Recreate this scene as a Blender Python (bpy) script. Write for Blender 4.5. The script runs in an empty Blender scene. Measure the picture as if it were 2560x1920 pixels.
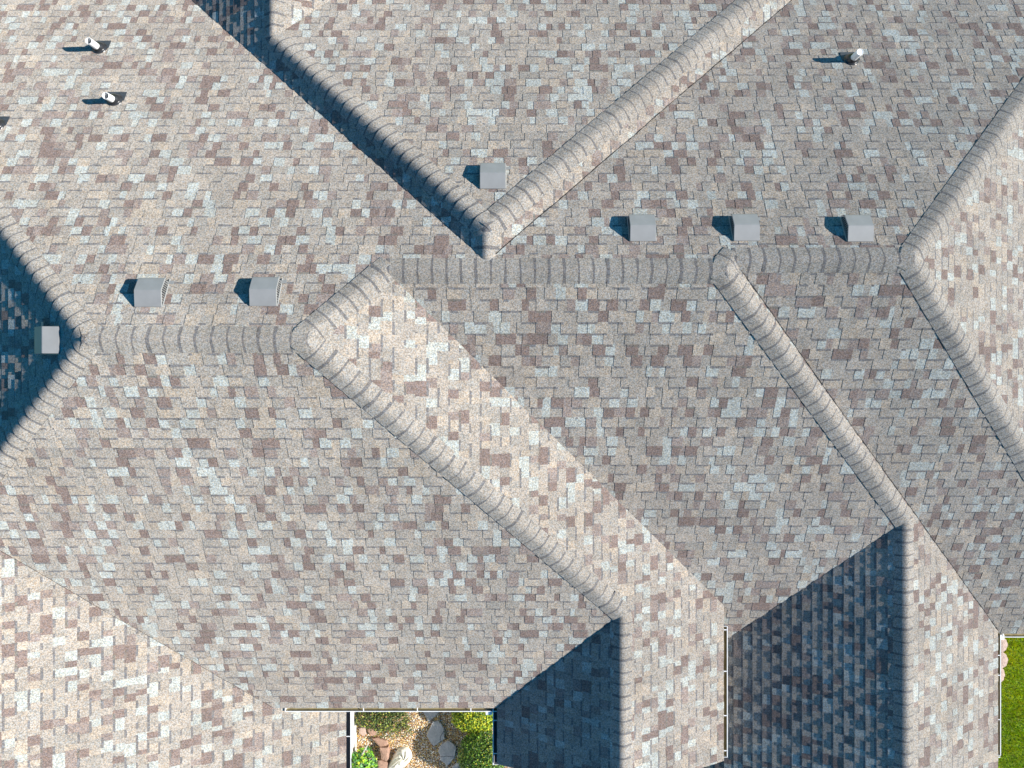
import bpy, bmesh, math, random
from mathutils import Vector, Matrix

# ------------------------------------------------------------------ camera, sky, sun, exposure
F = 1944.0            # focal length of the drone camera, in photo pixels (photo 2560 x 1920)
H = 14.4              # flying height above the ground, metres
D1 = 8.5              # drop from the camera to the highest ridge
SUN_EL = math.radians(30.9)
scene = bpy.context.scene
cam_d = bpy.data.cameras.new('camera')
cam_d.sensor_width = 36.0
cam_d.lens = 36.0 * F / 2560.0
cam_d.clip_end = 500.0
cam = bpy.data.objects.new('camera', cam_d)
cam.location = (0, 0, H)
cam.rotation_euler = (0, 0, 0)
scene.collection.objects.link(cam)
scene.camera = cam

world = bpy.data.worlds.new('World')
scene.world = world
world.use_nodes = True
nt = world.node_tree
nt.nodes.clear()
sky = nt.nodes.new('ShaderNodeTexSky')
sky.sky_type = 'NISHITA'
sky.sun_disc = False
sky.sun_elevation = SUN_EL
sky.sun_rotation = math.radians(90)
sky.ozone_density = 6.0
sky.dust_density = 0.2
bg = nt.nodes.new('ShaderNodeBackground')
bg.inputs['Strength'].default_value = 0.078
wo = nt.nodes.new('ShaderNodeOutputWorld')
hs = nt.nodes.new('ShaderNodeHueSaturation')       # added sky tint: more saturated, towards cyan, so shaded slopes turn bluer
hs.inputs['Saturation'].default_value = 1.28
hs.inputs['Hue'].default_value = 0.485
nt.links.new(sky.outputs[0], hs.inputs['Color'])
nt.links.new(hs.outputs[0], bg.inputs[0])
nt.links.new(bg.outputs[0], wo.inputs[0])

sun_d = bpy.data.lights.new('sun', 'SUN')
sun_d.energy = 5.0
sun_d.angle = math.radians(0.5)
sun_d.color = (1.0, 0.945, 0.858)
sun = bpy.data.objects.new('sun', sun_d)
sun.rotation_euler = (0, math.pi / 2 - SUN_EL, 0)     # light comes from +X (right of the photo)
sun.location = (20, 0, 20)
scene.collection.objects.link(sun)

vs = scene.view_settings
vs.view_transform = 'Standard'
vs.look = 'None'
vs.exposure = 0.93
vs.gamma = 1.0

COL = scene.collection

# ------------------------------------------------------------------ helpers
def mat(name, color=(0.5, 0.5, 0.5), rough=0.6, metal=0.0, attr=None, noise=None, bump=None, spec=0.5,
        noise2=None):
    """procedural material; attr = colour attribute to read; noise = (scale, low, high) multiplies the colour"""
    m = bpy.data.materials.new(name)
    m.use_nodes = True
    n, l = m.node_tree.nodes, m.node_tree.links
    b = n['Principled BSDF']
    b.inputs['Roughness'].default_value = rough
    b.inputs['Metallic'].default_value = metal
    b.inputs['Specular IOR Level'].default_value = spec
    src = None
    if attr:
        a = n.new('ShaderNodeAttribute'); a.attribute_name = attr
        src = a.outputs['Color']
    tc = n.new('ShaderNodeTexCoord')
    for ns in (noise, noise2):
        if not ns:
            continue
        t = n.new('ShaderNodeTexNoise')
        t.inputs['Scale'].default_value = ns[0]
        t.inputs['Detail'].default_value = ns[3] if len(ns) > 3 else 2.0
        t.inputs['Roughness'].default_value = 0.6
        l.new(tc.outputs['Object'], t.inputs['Vector'])
        r = n.new('ShaderNodeMapRange')
        r.inputs['From Min'].default_value = 0.3
        r.inputs['From Max'].default_value = 0.7
        r.inputs['To Min'].default_value = ns[1]
        r.inputs['To Max'].default_value = ns[2]
        l.new(t.outputs['Fac'], r.inputs['Value'])
        mx = n.new('ShaderNodeMix'); mx.data_type = 'RGBA'; mx.blend_type = 'MULTIPLY'
        mx.inputs['Factor'].default_value = 1.0
        if src is not None:
            l.new(src, mx.inputs['A'])
        else:
            mx.inputs['A'].default_value = (*color, 1)
        l.new(r.outputs['Result'], mx.inputs['B'])
        src = mx.outputs['Result']
    if src is not None:
        l.new(src, b.inputs['Base Color'])
    else:
        b.inputs['Base Color'].default_value = (*color, 1)
    if bump:
        t = n.new('ShaderNodeTexNoise')
        t.inputs['Scale'].default_value = bump[0]
        t.inputs['Detail'].default_value = 3.0
        l.new(tc.outputs['Object'], t.inputs['Vector'])
        bp = n.new('ShaderNodeBump')
        bp.inputs['Strength'].default_value = bump[1]
        bp.inputs['Distance'].default_value = bump[2]
        l.new(t.outputs['Fac'], bp.inputs['Height'])
        l.new(bp.outputs['Normal'], b.inputs['Normal'])
    return m


def shingle_material():
    m = bpy.data.materials.new('asphalt_shingle')
    m.use_nodes = True
    n, l = m.node_tree.nodes, m.node_tree.links
    b = n['Principled BSDF']
    b.inputs['Roughness'].default_value = 0.92
    b.inputs['Specular IOR Level'].default_value = 0.25
    b.inputs['Diffuse Roughness'].default_value = 0.7
    a = n.new('ShaderNodeAttribute'); a.attribute_name = 'tone'
    tc = n.new('ShaderNodeTexCoord')
    # mineral granules: fine speckle in value, and a second, warm / cool speckle in hue
    v = n.new('ShaderNodeTexVoronoi'); v.inputs['Scale'].default_value = 95.0
    l.new(tc.outputs['Object'], v.inputs['Vector'])
    sep = n.new('ShaderNodeSeparateColor')
    l.new(v.outputs['Color'], sep.inputs['Color'])
    r1 = n.new('ShaderNodeMapRange')
    r1.inputs['To Min'].default_value = 0.58; r1.inputs['To Max'].default_value = 1.42
    l.new(sep.outputs['Red'], r1.inputs['Value'])
    hue = n.new('ShaderNodeMix'); hue.data_type = 'RGBA'
    hue.inputs['A'].default_value = (1.12, 1.0, 0.86, 1)
    hue.inputs['B'].default_value = (0.90, 1.0, 1.12, 1)
    l.new(sep.outputs['Green'], hue.inputs['Factor'])
    # slow weathering across the slopes
    t = n.new('ShaderNodeTexNoise'); t.inputs['Scale'].default_value = 1.3; t.inputs['Detail'].default_value = 5
    l.new(tc.outputs['Object'], t.inputs['Vector'])
    r2 = n.new('ShaderNodeMapRange')
    r2.inputs['From Min'].default_value = 0.3; r2.inputs['From Max'].default_value = 0.7
    r2.inputs['To Min'].default_value = 0.90; r2.inputs['To Max'].default_value = 1.10
    l.new(t.outputs['Fac'], r2.inputs['Value'])
    src = a.outputs['Color']
    for o in (r1.outputs['Result'], hue.outputs['Result'], r2.outputs['Result']):
        mx = n.new('ShaderNodeMix'); mx.data_type = 'RGBA'; mx.blend_type = 'MULTIPLY'
        mx.inputs['Factor'].default_value = 1.0
        l.new(src, mx.inputs['A']); l.new(o, mx.inputs['B'])
        src = mx.outputs['Result']
    l.new(src, b.inputs['Base Color'])
    bp = n.new('ShaderNodeBump')
    bp.inputs['Strength'].default_value = 1.0
    bp.inputs['Distance'].default_value = 0.006
    gr = n.new('ShaderNodeTexNoise'); gr.inputs['Scale'].default_value = 130.0; gr.inputs['Detail'].default_value = 3
    l.new(tc.outputs['Object'], gr.inputs['Vector'])
    l.new(gr.outputs['Fac'], bp.inputs['Height'])
    l.new(bp.outputs['Normal'], b.inputs['Normal'])
    return m


M_SHINGLE = shingle_material()
M_WHITE = mat('white_aluminium', (0.80, 0.81, 0.82), 0.35, noise=(9, 0.92, 1.04))
M_TROUGH2 = mat('grey_gutter_lining', (0.13, 0.125, 0.13), 0.7, noise=(14, 0.7, 1.3))
M_TROUGH = mat('stained_gutter_lining', (0.30, 0.25, 0.13), 0.7, noise=(14, 0.7, 1.2))
M_VENT = mat('grey_painted_metal', (0.255, 0.257, 0.255), 0.42, noise=(6, 0.93, 1.06), bump=(40, 0.05, 0.002))
M_SLOT = mat('dark_vent_opening', (0.03, 0.03, 0.035), 0.9, noise=(20, 0.8, 1.2))
M_PVC = mat('white_plastic_pipe', (0.88, 0.87, 0.85), 0.4, noise=(12, 0.93, 1.03))
M_RUBBER = mat('black_rubber', (0.022, 0.023, 0.026), 0.28, noise=(30, 0.8, 1.3))
M_FLANGE = mat('dark_metal_flashing', (0.05, 0.055, 0.065), 0.5, noise=(25, 0.8, 1.3))
M_WALL = mat('white_siding', (0.80, 0.79, 0.76), 0.6, noise=(5, 0.94, 1.03))
M_SOIL = mat('soil', (0.10, 0.07, 0.05), 0.95, noise=(30, 0.6, 1.4), bump=(60, 0.6, 0.02))
M_GRAVEL = mat('pea_gravel', rough=0.8, attr='tone', noise=(160, 0.75, 1.25), spec=0.3)
M_LEAF = mat('leaf', rough=0.5, attr='tone', noise=(60, 0.85, 1.15), spec=0.4)
M_STEM = mat('stem_bark', (0.14, 0.09, 0.06), 0.9, noise=(50, 0.7, 1.3))
M_SLATE = mat('grey_flagstone', (0.44, 0.41, 0.39), 0.85, noise=(12, 0.82, 1.15, 5), noise2=(120, 0.85, 1.15),
              bump=(30, 0.4, 0.01))
M_TERRA = mat('terracotta_stone', (0.34, 0.21, 0.155), 0.9, noise=(18, 0.75, 1.2, 5), noise2=(140, 0.85, 1.15),
              bump=(40, 0.5, 0.01))
M_PINK = mat('pinkish_concrete', (0.42, 0.31, 0.26), 0.9, noise=(25, 0.75, 1.2, 5), noise2=(170, 0.75, 1.25),
             bump=(80, 0.5, 0.006))
M_ORN = mat('white_cast_stone', (0.72, 0.69, 0.60), 0.8, noise=(14, 0.8, 1.1, 4), bump=(60, 0.3, 0.004))
M_TURF = mat('turf', (0.16, 0.24, 0.02), 0.95, noise=(40, 0.5, 1.5, 5), noise2=(3, 0.8, 1.2))
M_BLADE = mat('grass_blade', rough=0.6, attr='tone', spec=0.3)
M_WOOD = mat('weathered_wood', (0.50, 0.45, 0.42), 0.85, noise=(30, 0.75, 1.15, 4))


class MB:
    """collects polygons (with a tone and a material slot) and links them as one mesh object"""
    def __init__(s):
        s.v, s.f, s.c, s.m = [], [], [], []

    def poly(s, pts, tone=(1, 1, 1), mi=0):
        i = len(s.v)
        s.v.extend([tuple(p) for p in pts])
        s.f.append(tuple(range(i, i + len(pts))))
        s.c.append(tone); s.m.append(mi)

    def mesh(s, verts, faces, tone=(1, 1, 1), mi=0):
        i = len(s.v)
        s.v.extend([tuple(p) for p in verts])
        for f in faces:
            s.f.append(tuple(i + k for k in f)); s.c.append(tone); s.m.append(mi)

    def box(s, c, size, rot=None, tone=(1, 1, 1), mi=0):
        x, y, z = (q / 2 for q in size)
        vv = [Vector(p) for p in ((-x, -y, -z), (x, -y, -z), (x, y, -z), (-x, y, -z),
                                  (-x, -y, z), (x, -y, z), (x, y, z), (-x, y, z))]
        if rot is not None:
            vv = [rot @ p for p in vv]
        vv = [p + Vector(c) for p in vv]
        s.mesh(vv, [(3, 2, 1, 0), (4, 5, 6, 7), (0, 1, 5, 4), (1, 2, 6, 5), (2, 3, 7, 6), (3, 0, 4, 7)], tone, mi)

    def tube(s, pts, radii, n=14, tone=(1, 1, 1), mi=0, cap=True):
        rings = []
        for k, p in enumerate(pts):
            p = Vector(p)
            d = (Vector(pts[min(k + 1, len(pts) - 1)]) - Vector(pts[max(k - 1, 0)]))
            if d.length < 1e-9:
                d = Vector((0, 0, 1))
            d.normalize()
            a = d.orthogonal().normalized() if abs(d.z) < 0.99 else Vector((1, 0, 0))
            a = (a - d * a.dot(d)).normalized()
            b = d.cross(a)
            rings.append([p + (a * math.cos(t) + b * math.sin(t)) * radii[k]
                          for t in (2 * math.pi * j / n for j in range(n))])
        base = len(s.v)
        for r in rings:
            s.v.extend([tuple(q) for q in r])
        for k in range(len(rings) - 1):
            for j in range(n):
                j2 = (j + 1) % n
                s.f.append((base + k * n + j, base + k * n + j2, base + (k + 1) * n + j2, base + (k + 1) * n + j))
                s.c.append(tone); s.m.append(mi)
        if cap:
            s.f.append(tuple(base + (len(rings) - 1) * n + j for j in range(n))); s.c.append(tone); s.m.append(mi)
            s.f.append(tuple(base + j for j in reversed(range(n)))); s.c.append(tone); s.m.append(mi)

    def build(s, name, mats, parent=None, smooth=False, origin=None, bevel=0.0):
        me = bpy.data.meshes.new(name)
        vv = s.v if origin is None else [tuple(Vector(p) - Vector(origin)) for p in s.v]
        me.from_pydata(vv, [], s.f)
        if not isinstance(mats, (list, tuple)):
            mats = [mats]
        for m_ in mats:
            me.materials.append(m_)
        me.polygons.foreach_set('material_index', s.m)
        at = me.attributes.new('tone', 'FLOAT_COLOR', 'FACE')
        flat = []
        for c in s.c:
            flat.extend((c[0], c[1], c[2], 1.0))
        at.data.foreach_set('color', flat)
        if smooth:
            me.polygons.foreach_set('use_smooth', [True] * len(me.polygons))
        me.update()
        o = bpy.data.objects.new(name, me)
        COL.objects.link(o)
        if origin is not None:
            o.location = origin
        if parent is not None:
            o.parent = parent
        if bevel:
            bv = o.modifiers.new('bevel', 'BEVEL'); bv.width = bevel; bv.segments = 2
            bv.limit_method = 'ANGLE'
        return o


def empty(name, loc=(0, 0, 0)):
    o = bpy.data.objects.new(name, None)
    o.location = loc
    o.empty_display_size = 0.2
    COL.objects.link(o)
    return o


def tag(o, label=None, cat=None, group=None, kind=None):
    if label: o['label'] = label
    if cat: o['category'] = cat
    if group: o['group'] = group
    if kind: o['kind'] = kind
    return o


def copy_tree(o, parent=None):
    c = o.copy()
    COL.objects.link(c)
    c.parent = parent
    for ch in list(o.children):
        copy_tree(ch, c)
    return c


def at(x, y, z=0.0):
    """point at height z that the photo shows at pixel (x, y)"""
    d = H - z
    return Vector(((x - 1280) * d / F, -(y - 960) * d / F, z))


# ------------------------------------------------------------------ roof planes
# every roof plane in the form 1/depth = (a + gu*u + gv*v)/D1, recovered from the hips, valleys and ridges
W1 = 1.0
KN = 3.0e-4
P = {}
P['N'] = (1.0348, 0.0, 1.0348 * KN)
P['S1'] = (0.9661, 0.0, -3.029e-4)
P['E1'] = (0.8639, -0.8639 * KN, 0.0)
a_ = 1.0 / (1 - 2.88e-4 * 1066); P['W1'] = (a_, a_ * 2.88e-4, 0.0)
P['S2'] = (0.8718, 0.0, -2.615e-4)
P['E2'] = (1.1347, -3.575e-4, 0.0)
P['S3'] = (0.8583, 0.0, -0.8583 * 2.97e-4)
P['E4'] = (1.3737, -4.377e-4, 0.0)
a_ = 0.9392 / (1 - 2.87e-4 * 63); P['WD'] = (a_, a_ * 2.87e-4, 0.0)
P['ED'] = (0.9225, -2.655e-4, 0.0)
P['ND'] = (1.0607, 0.0, 1.0607 * 2.92e-4)
a_ = P['WD'][0] - 597 * P['WD'][1]; a_ = a_ / (1 + 3e-4 * 597); P['E5'] = (a_, -a_ * 3e-4, 0.0)
P['E0'] = (0.6178, -1.737e-4, 0.0)
a_ = 0.793 / (1 + 3.12e-4 * 280); P['WE'] = (a_, a_ * 3.12e-4, 0.0)
a_ = 0.7826 / (1 + 2.84e-4 * 985); P['WF'] = (a_, a_ * 2.84e-4, 0.0)
w0 = 0.6178 + 1.737e-4 * 1420
P['W0'] = (w0 / (1 - 2.9e-4 * 1420), w0 / (1 - 2.9e-4 * 1420) * 2.9e-4, 0.0)


def wof(p, x, y):
    a, gu, gv = P[p]
    return a + gu * (x - 1280) + gv * (y - 960)


def on(p, x, y):
    """3-D point of roof plane p seen at photo pixel (x, y)"""
    d = D1 / wof(p, x, y)
    return Vector(((x - 1280) * d / F, -(y - 960) * d / F, H - d))


def cut(p, q, x=None, y=None):
    """photo pixel on the line where planes p and q meet, at the given x or y"""
    a = P[p][0] - P[q][0]; gu = P[p][1] - P[q][1]; gv = P[p][2] - P[q][2]
    if x is not None:
        return (x, 960 - (a + gu * (x - 1280)) / gv)
    return (1280 - (a + gv * (y - 960)) / gu, y)


def meet(p, q, r):
    (a, b, c), (d, e, f), (g, h, i) = P[p], P[q], P[r]
    A, B, C = b - e, c - f, d - a
    A2, B2, C2 = b - h, c - i, g - a
    det = A * B2 - A2 * B
    return (1280 + (C * B2 - C2 * B) / det, 960 + (A * C2 - A2 * C) / det)


def ridge_y(p, q):
    return 960 - (P[p][0] - P[q][0]) / (P[p][2] - P[q][2])


def ridge_x(p, q):
    return 1280 - (P[p][0] - P[q][0]) / (P[p][1] - P[q][1])


R1, R2, R3 = ridge_y('N', 'S1'), ridge_y('N', 'S2'), ridge_y('N', 'S3')
A1w = meet('N', 'S1', 'W1'); A1e = meet('N', 'S1', 'E1')
V12 = meet('N', 'E1', 'S2'); A2 = meet('N', 'S2', 'E2'); V23 = meet('N', 'E2', 'S3'); A3 = meet('N', 'S3', 'E4')
HE = meet('S1', 'E1', 'WE'); XE = ridge_x('E1', 'WE')
HF = meet('S2', 'E2', 'WF'); XF = ridge_x('E2', 'WF')
VD = meet('N', 'WD', 'ED'); AD = meet('ND', 'WD', 'ED'); HD = meet('ND', 'WD', 'E5'); XD = ridge_x('WD', 'E5')
M0 = meet('S1', 'E0', 'W1')
print('R', R1, R2, R3, 'A1', A1w, A1e, 'V12', V12, 'A2', A2, 'V23', V23, 'A3', A3)
print('HE', HE, XE, 'HF', HF, XF, 'VD', VD, AD, 'HD', HD, XD, 'M0', M0)

EAVE_S1, EAVE_E1, EAVE_WE, EAVE_E0, EAVE_E2, EAVE_S3, EAVE_N = 1769, 1808, 1244, 865, 2493, 1583, -45
RAKE = -5.66


def at_Y(p, x, Y):
    """pixel row where plane p at pixel column x reaches world y = Y (planes facing east or west)"""
    return 960 - Y * F * wof(p, x, 960) / D1


def clip_poly(poly, clipc):
    """Sutherland-Hodgman: subject polygon against convex counter-clockwise clip polygon, 2-D"""
    out = poly
    n = len(clipc)
    for i in range(n):
        ax, ay = clipc[i]; bx, by = clipc[(i + 1) % n]
        ex, ey = bx - ax, by - ay
        inp, out = out, []
        if not inp:
            return []
        px, py = inp[-1]
        pd = ex * (py - ay) - ey * (px - ax)
        for (qx, qy) in inp:
            qd = ex * (qy - ay) - ey * (qx - ax)
            if qd >= 0:
                if pd < 0:
                    t = pd / (pd - qd)
                    out.append((px + (qx - px) * t, py + (qy - py) * t))
                out.append((qx, qy))
            elif pd >= 0:
                t = pd / (pd - qd)
                out.append((px + (qx - px) * t, py + (qy - py) * t))
            px, py, pd = qx, qy, qd
    return out


def clip_seg(a, b, clipc):
    t0, t1 = 0.0, 1.0
    n = len(clipc)
    dx, dy = b[0] - a[0], b[1] - a[1]
    for i in range(n):
        ax, ay = clipc[i]; bx, by = clipc[(i + 1) % n]
        ex, ey = bx - ax, by - ay
        d0 = ex * (a[1] - ay) - ey * (a[0] - ax)
        dd = ex * dy - ey * dx
        if abs(dd) < 1e-12:
            if d0 < 0:
                return None
            continue
        t = -d0 / dd
        if dd > 0:
            t0 = max(t0, t)
        else:
            t1 = min(t1, t)
        if t0 >= t1:
            return None
    return ((a[0] + dx * t0, a[1] + dy * t0), (a[0] + dx * t1, a[1] + dy * t1))


TONES = {
    'mid': (0.342, 0.308, 0.272), 'grey': (0.318, 0.294, 0.264), 'tan': (0.378, 0.330, 0.278),
    'light': (0.388, 0.402, 0.380), 'brown': (0.212, 0.164, 0.148), 'mauve': (0.268, 0.222, 0.202),
}
WEIGHTS = [('mid', 30), ('grey', 25), ('tan', 11), ('light', 15), ('brown', 11), ('mauve', 10)]


LAST = ['']


def pick_tone(rng):
    for _ in range(4):
        r = rng.uniform(0, sum(w for _, w in WEIGHTS))
        for nme, w in WEIGHTS:
            r -= w
            if r <= 0:
                break
        if nme != LAST[0] or nme == 'mid':
            break
    LAST[0] = nme
    k = rng.uniform(0.93, 1.07)
    return tuple(c * k for c in TONES[nme])


HOUSE = empty('house', (0, 0, 0))
tag(HOUSE, 'house under a many-hipped roof of mixed tan, grey and brown shingles', 'house')


def roof_slope(p, regions, down, exposure=0.143, lift=0.0, seed=1, thick=0.0062, seam=None, seam_w=1.0):
    """one roof slope: laminated shingles laid course by course over the convex regions (photo pixels)"""
    rng = random.Random(seed)
    sdir = {'N': Vector((1, 0, 0)), 'S': Vector((-1, 0, 0)), 'E': Vector((0, -1, 0)), 'W': Vector((0, 1, 0))}[down]
    polys3 = [[on(p, x, y) for (x, y) in reg] for reg in regions]
    o = polys3[0][0]
    # downslope direction inside the plane, from three of its points
    a, b, c = polys3[0][0], polys3[0][1], polys3[0][2]
    nrm = (b - a).cross(c - a).normalized()
    if nrm.z < 0:
        nrm = -nrm
    tdir = Vector((0, 0, -1)) - nrm * Vector((0, 0, -1)).dot(nrm)
    tdir.normalize()
    sdir = nrm.cross(tdir).normalized()
    cl = []
    for pl in polys3:
        q = [((v - o).dot(sdir), (v - o).dot(tdir)) for v in pl]
        ar = sum(q[i][0] * q[(i + 1) % len(q)][1] - q[(i + 1) % len(q)][0] * q[i][1] for i in range(len(q)))
        if ar < 0:
            q.reverse()
        cl.append(q)
    smin = min(v[0] for q in cl for v in q); smax = max(v[0] for q in cl for v in q)
    tmin = min(v[1] for q in cl for v in q); tmax = max(v[1] for q in cl for v in q)
    mb = MB()

    def P3(s, t, h):
        return o + sdir * s + tdir * t + nrm * (h + lift)

    n_c = int((tmax - tmin) / exposure) + 1
    prev = []                                             # raised intervals of the course above
    for k in range(n_c):
        t0 = tmax - (n_c - k) * exposure
        t1 = t0 + exposure
        # tabs: alternately raised teeth and recesses, of mixed width, with colour drops inside them
        edges = []                                        # (s0, s1, raised, tone)
        s = smin - rng.uniform(0, 0.3)
        raised = rng.random() < 0.5
        tone = pick_tone(rng)
        while s < smax:
            wd = rng.choice((0.11, 0.14, 0.17, 0.20, 0.25)) if raised else rng.choice((0.08, 0.11, 0.13, 0.16))
            wd *= rng.uniform(0.9, 1.1)
            e = s + wd
            q = s
            if wd > 0.16 and rng.random() < 0.6:
                m_ = s + wd * rng.uniform(0.35, 0.65)
                if rng.random() < 0.93:
                    tone = pick_tone(rng)
                edges.append((q, m_, raised, tone)); q = m_
                tone = pick_tone(rng)
            elif rng.random() < 0.93:
                tone = pick_tone(rng)
            edges.append((q, e, raised, tone))
            s = e
            raised = not raised
        cur = []
        for (s0, s1, r_, _) in edges:
            if r_:
                if cur and abs(cur[-1][1] - s0) < 1e-6:
                    cur[-1] = (cur[-1][0], s1)
                else:
                    cur.append((s0, s1))
        wob = [rng.uniform(-0.0025, 0.0025) for _ in range(2)]
        slope_jit = (wob[1] - wob[0]) / max(0.1, smax - smin)
        up = 0.0040
        pi = 0
        for (s0, s1, r_, tone) in edges:
            hb = thick + (up if r_ else 0.0) + rng.uniform(-0.0006, 0.0006)
            ht = 0.0012 + (up if r_ else 0.0)
            jit = rng.uniform(-0.0016, 0.0016)
            tb = t1 + jit
            # split where the course above has a raised tooth: its shadow strip of dark granules
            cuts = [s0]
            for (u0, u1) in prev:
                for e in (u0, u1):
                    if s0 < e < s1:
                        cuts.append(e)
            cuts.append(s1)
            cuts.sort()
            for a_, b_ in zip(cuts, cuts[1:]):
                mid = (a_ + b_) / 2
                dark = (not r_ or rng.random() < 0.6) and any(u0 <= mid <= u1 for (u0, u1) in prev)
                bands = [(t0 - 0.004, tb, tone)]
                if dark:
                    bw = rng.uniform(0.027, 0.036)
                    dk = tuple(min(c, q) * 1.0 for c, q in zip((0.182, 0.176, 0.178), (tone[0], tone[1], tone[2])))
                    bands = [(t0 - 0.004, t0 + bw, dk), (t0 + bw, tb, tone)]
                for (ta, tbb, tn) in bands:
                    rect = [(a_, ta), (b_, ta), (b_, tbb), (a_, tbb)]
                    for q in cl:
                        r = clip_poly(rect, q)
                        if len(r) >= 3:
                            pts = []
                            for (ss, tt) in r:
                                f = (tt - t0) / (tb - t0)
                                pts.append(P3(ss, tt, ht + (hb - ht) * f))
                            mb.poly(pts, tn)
            for q in cl:
                g = clip_seg((s0, tb), (s1, tb), q)
                if g:
                    (x0, y0), (x1, y1) = g
                    mb.poly([P3(x0, y0, hb), P3(x1, y1, hb), P3(x1, y1, -0.004), P3(x0, y0, -0.004)],
                            tuple(c * 0.55 for c in tone))
                for sx in ((s0, s1) if r_ else ()):
                    g = clip_seg((sx, t0), (sx, tb), q)
                    if g:
                        (x0, y0), (x1, y1) = g
                        f0 = (y0 - t0) / (tb - t0); f1 = (y1 - t0) / (tb - t0)
                        mb.poly([P3(x0, y0, ht + (hb - ht) * f0), P3(x1, y1, ht + (hb - ht) * f1),
                                 P3(x1, y1, 0), P3(x0, y0, 0)], tuple(c * 0.55 for c in tone))
        prev = cur
    # roof deck under the shingles, and the cut edge down to it
    for q in cl:
        mb.poly([P3(s_, t_, -0.002) for (s_, t_) in q], (0.05, 0.05, 0.05))
        for i in range(len(q)):
            (x0, y0), (x1, y1) = q[i], q[(i + 1) % len(q)]
            mb.poly([P3(x0, y0, 0.0035), P3(x1, y1, 0.0035), P3(x1, y1, -0.02), P3(x0, y0, -0.02)], (0.14, 0.12, 0.11))
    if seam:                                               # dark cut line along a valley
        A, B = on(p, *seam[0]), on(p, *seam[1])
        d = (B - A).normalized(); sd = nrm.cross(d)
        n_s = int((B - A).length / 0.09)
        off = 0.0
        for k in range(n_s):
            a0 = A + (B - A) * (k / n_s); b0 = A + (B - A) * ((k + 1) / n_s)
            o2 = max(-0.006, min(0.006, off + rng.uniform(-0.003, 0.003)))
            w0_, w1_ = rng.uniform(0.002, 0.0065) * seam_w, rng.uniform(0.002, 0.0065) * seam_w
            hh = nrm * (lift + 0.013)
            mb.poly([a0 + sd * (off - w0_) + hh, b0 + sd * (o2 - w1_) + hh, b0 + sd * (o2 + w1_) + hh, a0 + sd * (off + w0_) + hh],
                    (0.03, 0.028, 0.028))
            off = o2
    return mb.build('roof_slope', M_SHINGLE, HOUSE)


# north slope of the main roof (three convex pieces), then the south, east and west ones
xr = 2756
LW = cut('N', 'W1', x=-420)
roof_slope('N', [[LW, A1w, A1e, V12, (V12[0], EAVE_N), (-420, EAVE_N)],
                 [V12, A2, V23, (V23[0], EAVE_N), (V12[0], EAVE_N)],
                 [V23, A3, cut('N', 'E4', x=xr), (xr, EAVE_N), (V23[0], EAVE_N)]], 'N', seed=11)
roof_slope('S1', [[A1w, A1e, HE, (cut('S1', 'WE', y=EAVE_S1)[0], EAVE_S1), (cut('S1', 'E0', y=EAVE_S1)[0], EAVE_S1), M0]],
           'S', seed=12)
e1v = cut('E1', 'S2', x=EAVE_E1)
roof_slope('E1', [[A1e, V12, cut('E1', 'S2', y=HE[1]) if cut('E1', 'S2', y=HE[1])[0] < EAVE_E1 else e1v,
                   (EAVE_E1, HE[1]), HE],
                  [HE, (EAVE_E1, HE[1]), (EAVE_E1, at_Y('E1', EAVE_E1, RAKE)), (XE, at_Y('E1', XE, RAKE)), (XE, HE[1])]],
           'E', lift=0.006, seed=13)
roof_slope('W1', [[A1w, M0, (-420, M0[1]), LW]], 'W', seed=14)
roof_slope('S2', [[V12, A2, HF, meet('S2', 'E1', 'WF')],
                  [cut('E1', 'S2', x=1750), meet('S2', 'E1', 'WF'), cut('S2', 'WF', x=1750)]], 'S',
           exposure=0.150, seed=15)
roof_slope('E2', [[A2, V23, cut('E2', 'S3', y=HF[1]), HF],
                  [HF, cut('E2', 'S3', y=HF[1]), cut('E2', 'S3', x=EAVE_E2),
                   (EAVE_E2, at_Y('E2', EAVE_E2, -6.02)), (XF, at_Y('E2', XF, -6.02)), (XF, HF[1])]],
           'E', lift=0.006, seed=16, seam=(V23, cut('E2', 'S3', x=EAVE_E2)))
roof_slope('S3', [[V23, A3, cut('S3', 'E4', x=xr), (xr, EAVE_S3), (cut('S3', 'E2', y=EAVE_S3)[0], EAVE_S3)]], 'S', seed=17)
xr = 2756
roof_slope('E4', [[A3, cut('N', 'E4', x=xr), cut('S3', 'E4', x=xr)]], 'E', exposure=0.14, seed=18)
topv = -330
roof_slope('WD', [[VD, AD, HD, cut('N', 'WD', y=HD[1])],
                  [HD, (XD, topv), cut('N', 'WD', y=topv), cut('N', 'WD', y=HD[1])]], 'W', lift=0.006, seed=19)
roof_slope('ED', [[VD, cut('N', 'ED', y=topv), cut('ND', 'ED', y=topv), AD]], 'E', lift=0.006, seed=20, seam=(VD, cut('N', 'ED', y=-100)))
roof_slope('ND', [[AD, cut('ND', 'ED', y=-150), cut('ND', 'E5', y=-150), HD]], 'N', seed=21)
roof_slope('E5', [[HD, cut('ND', 'E5', y=-150), (cut('ND', 'E5', y=-150)[0], topv), (XD, topv)]], 'E', lift=0.006, seed=22)
x0r = ridge_x('E0', 'W0')
roof_slope('E0', [[M0, cut('S1', 'E0', y=EAVE_S1), (x0r, EAVE_S1), (x0r, M0[1])],
                  [(x0r, EAVE_S1), (EAVE_E0, EAVE_S1), (EAVE_E0, 2350), (x0r, 2350)]],
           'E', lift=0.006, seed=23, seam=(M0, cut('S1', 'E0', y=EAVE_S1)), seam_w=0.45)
roof_slope('W0', [[(x0r, M0[1]), (x0r, 2350), (x0r - 300, 2350), (x0r - 300, M0[1])]], 'W', seed=24)
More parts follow.
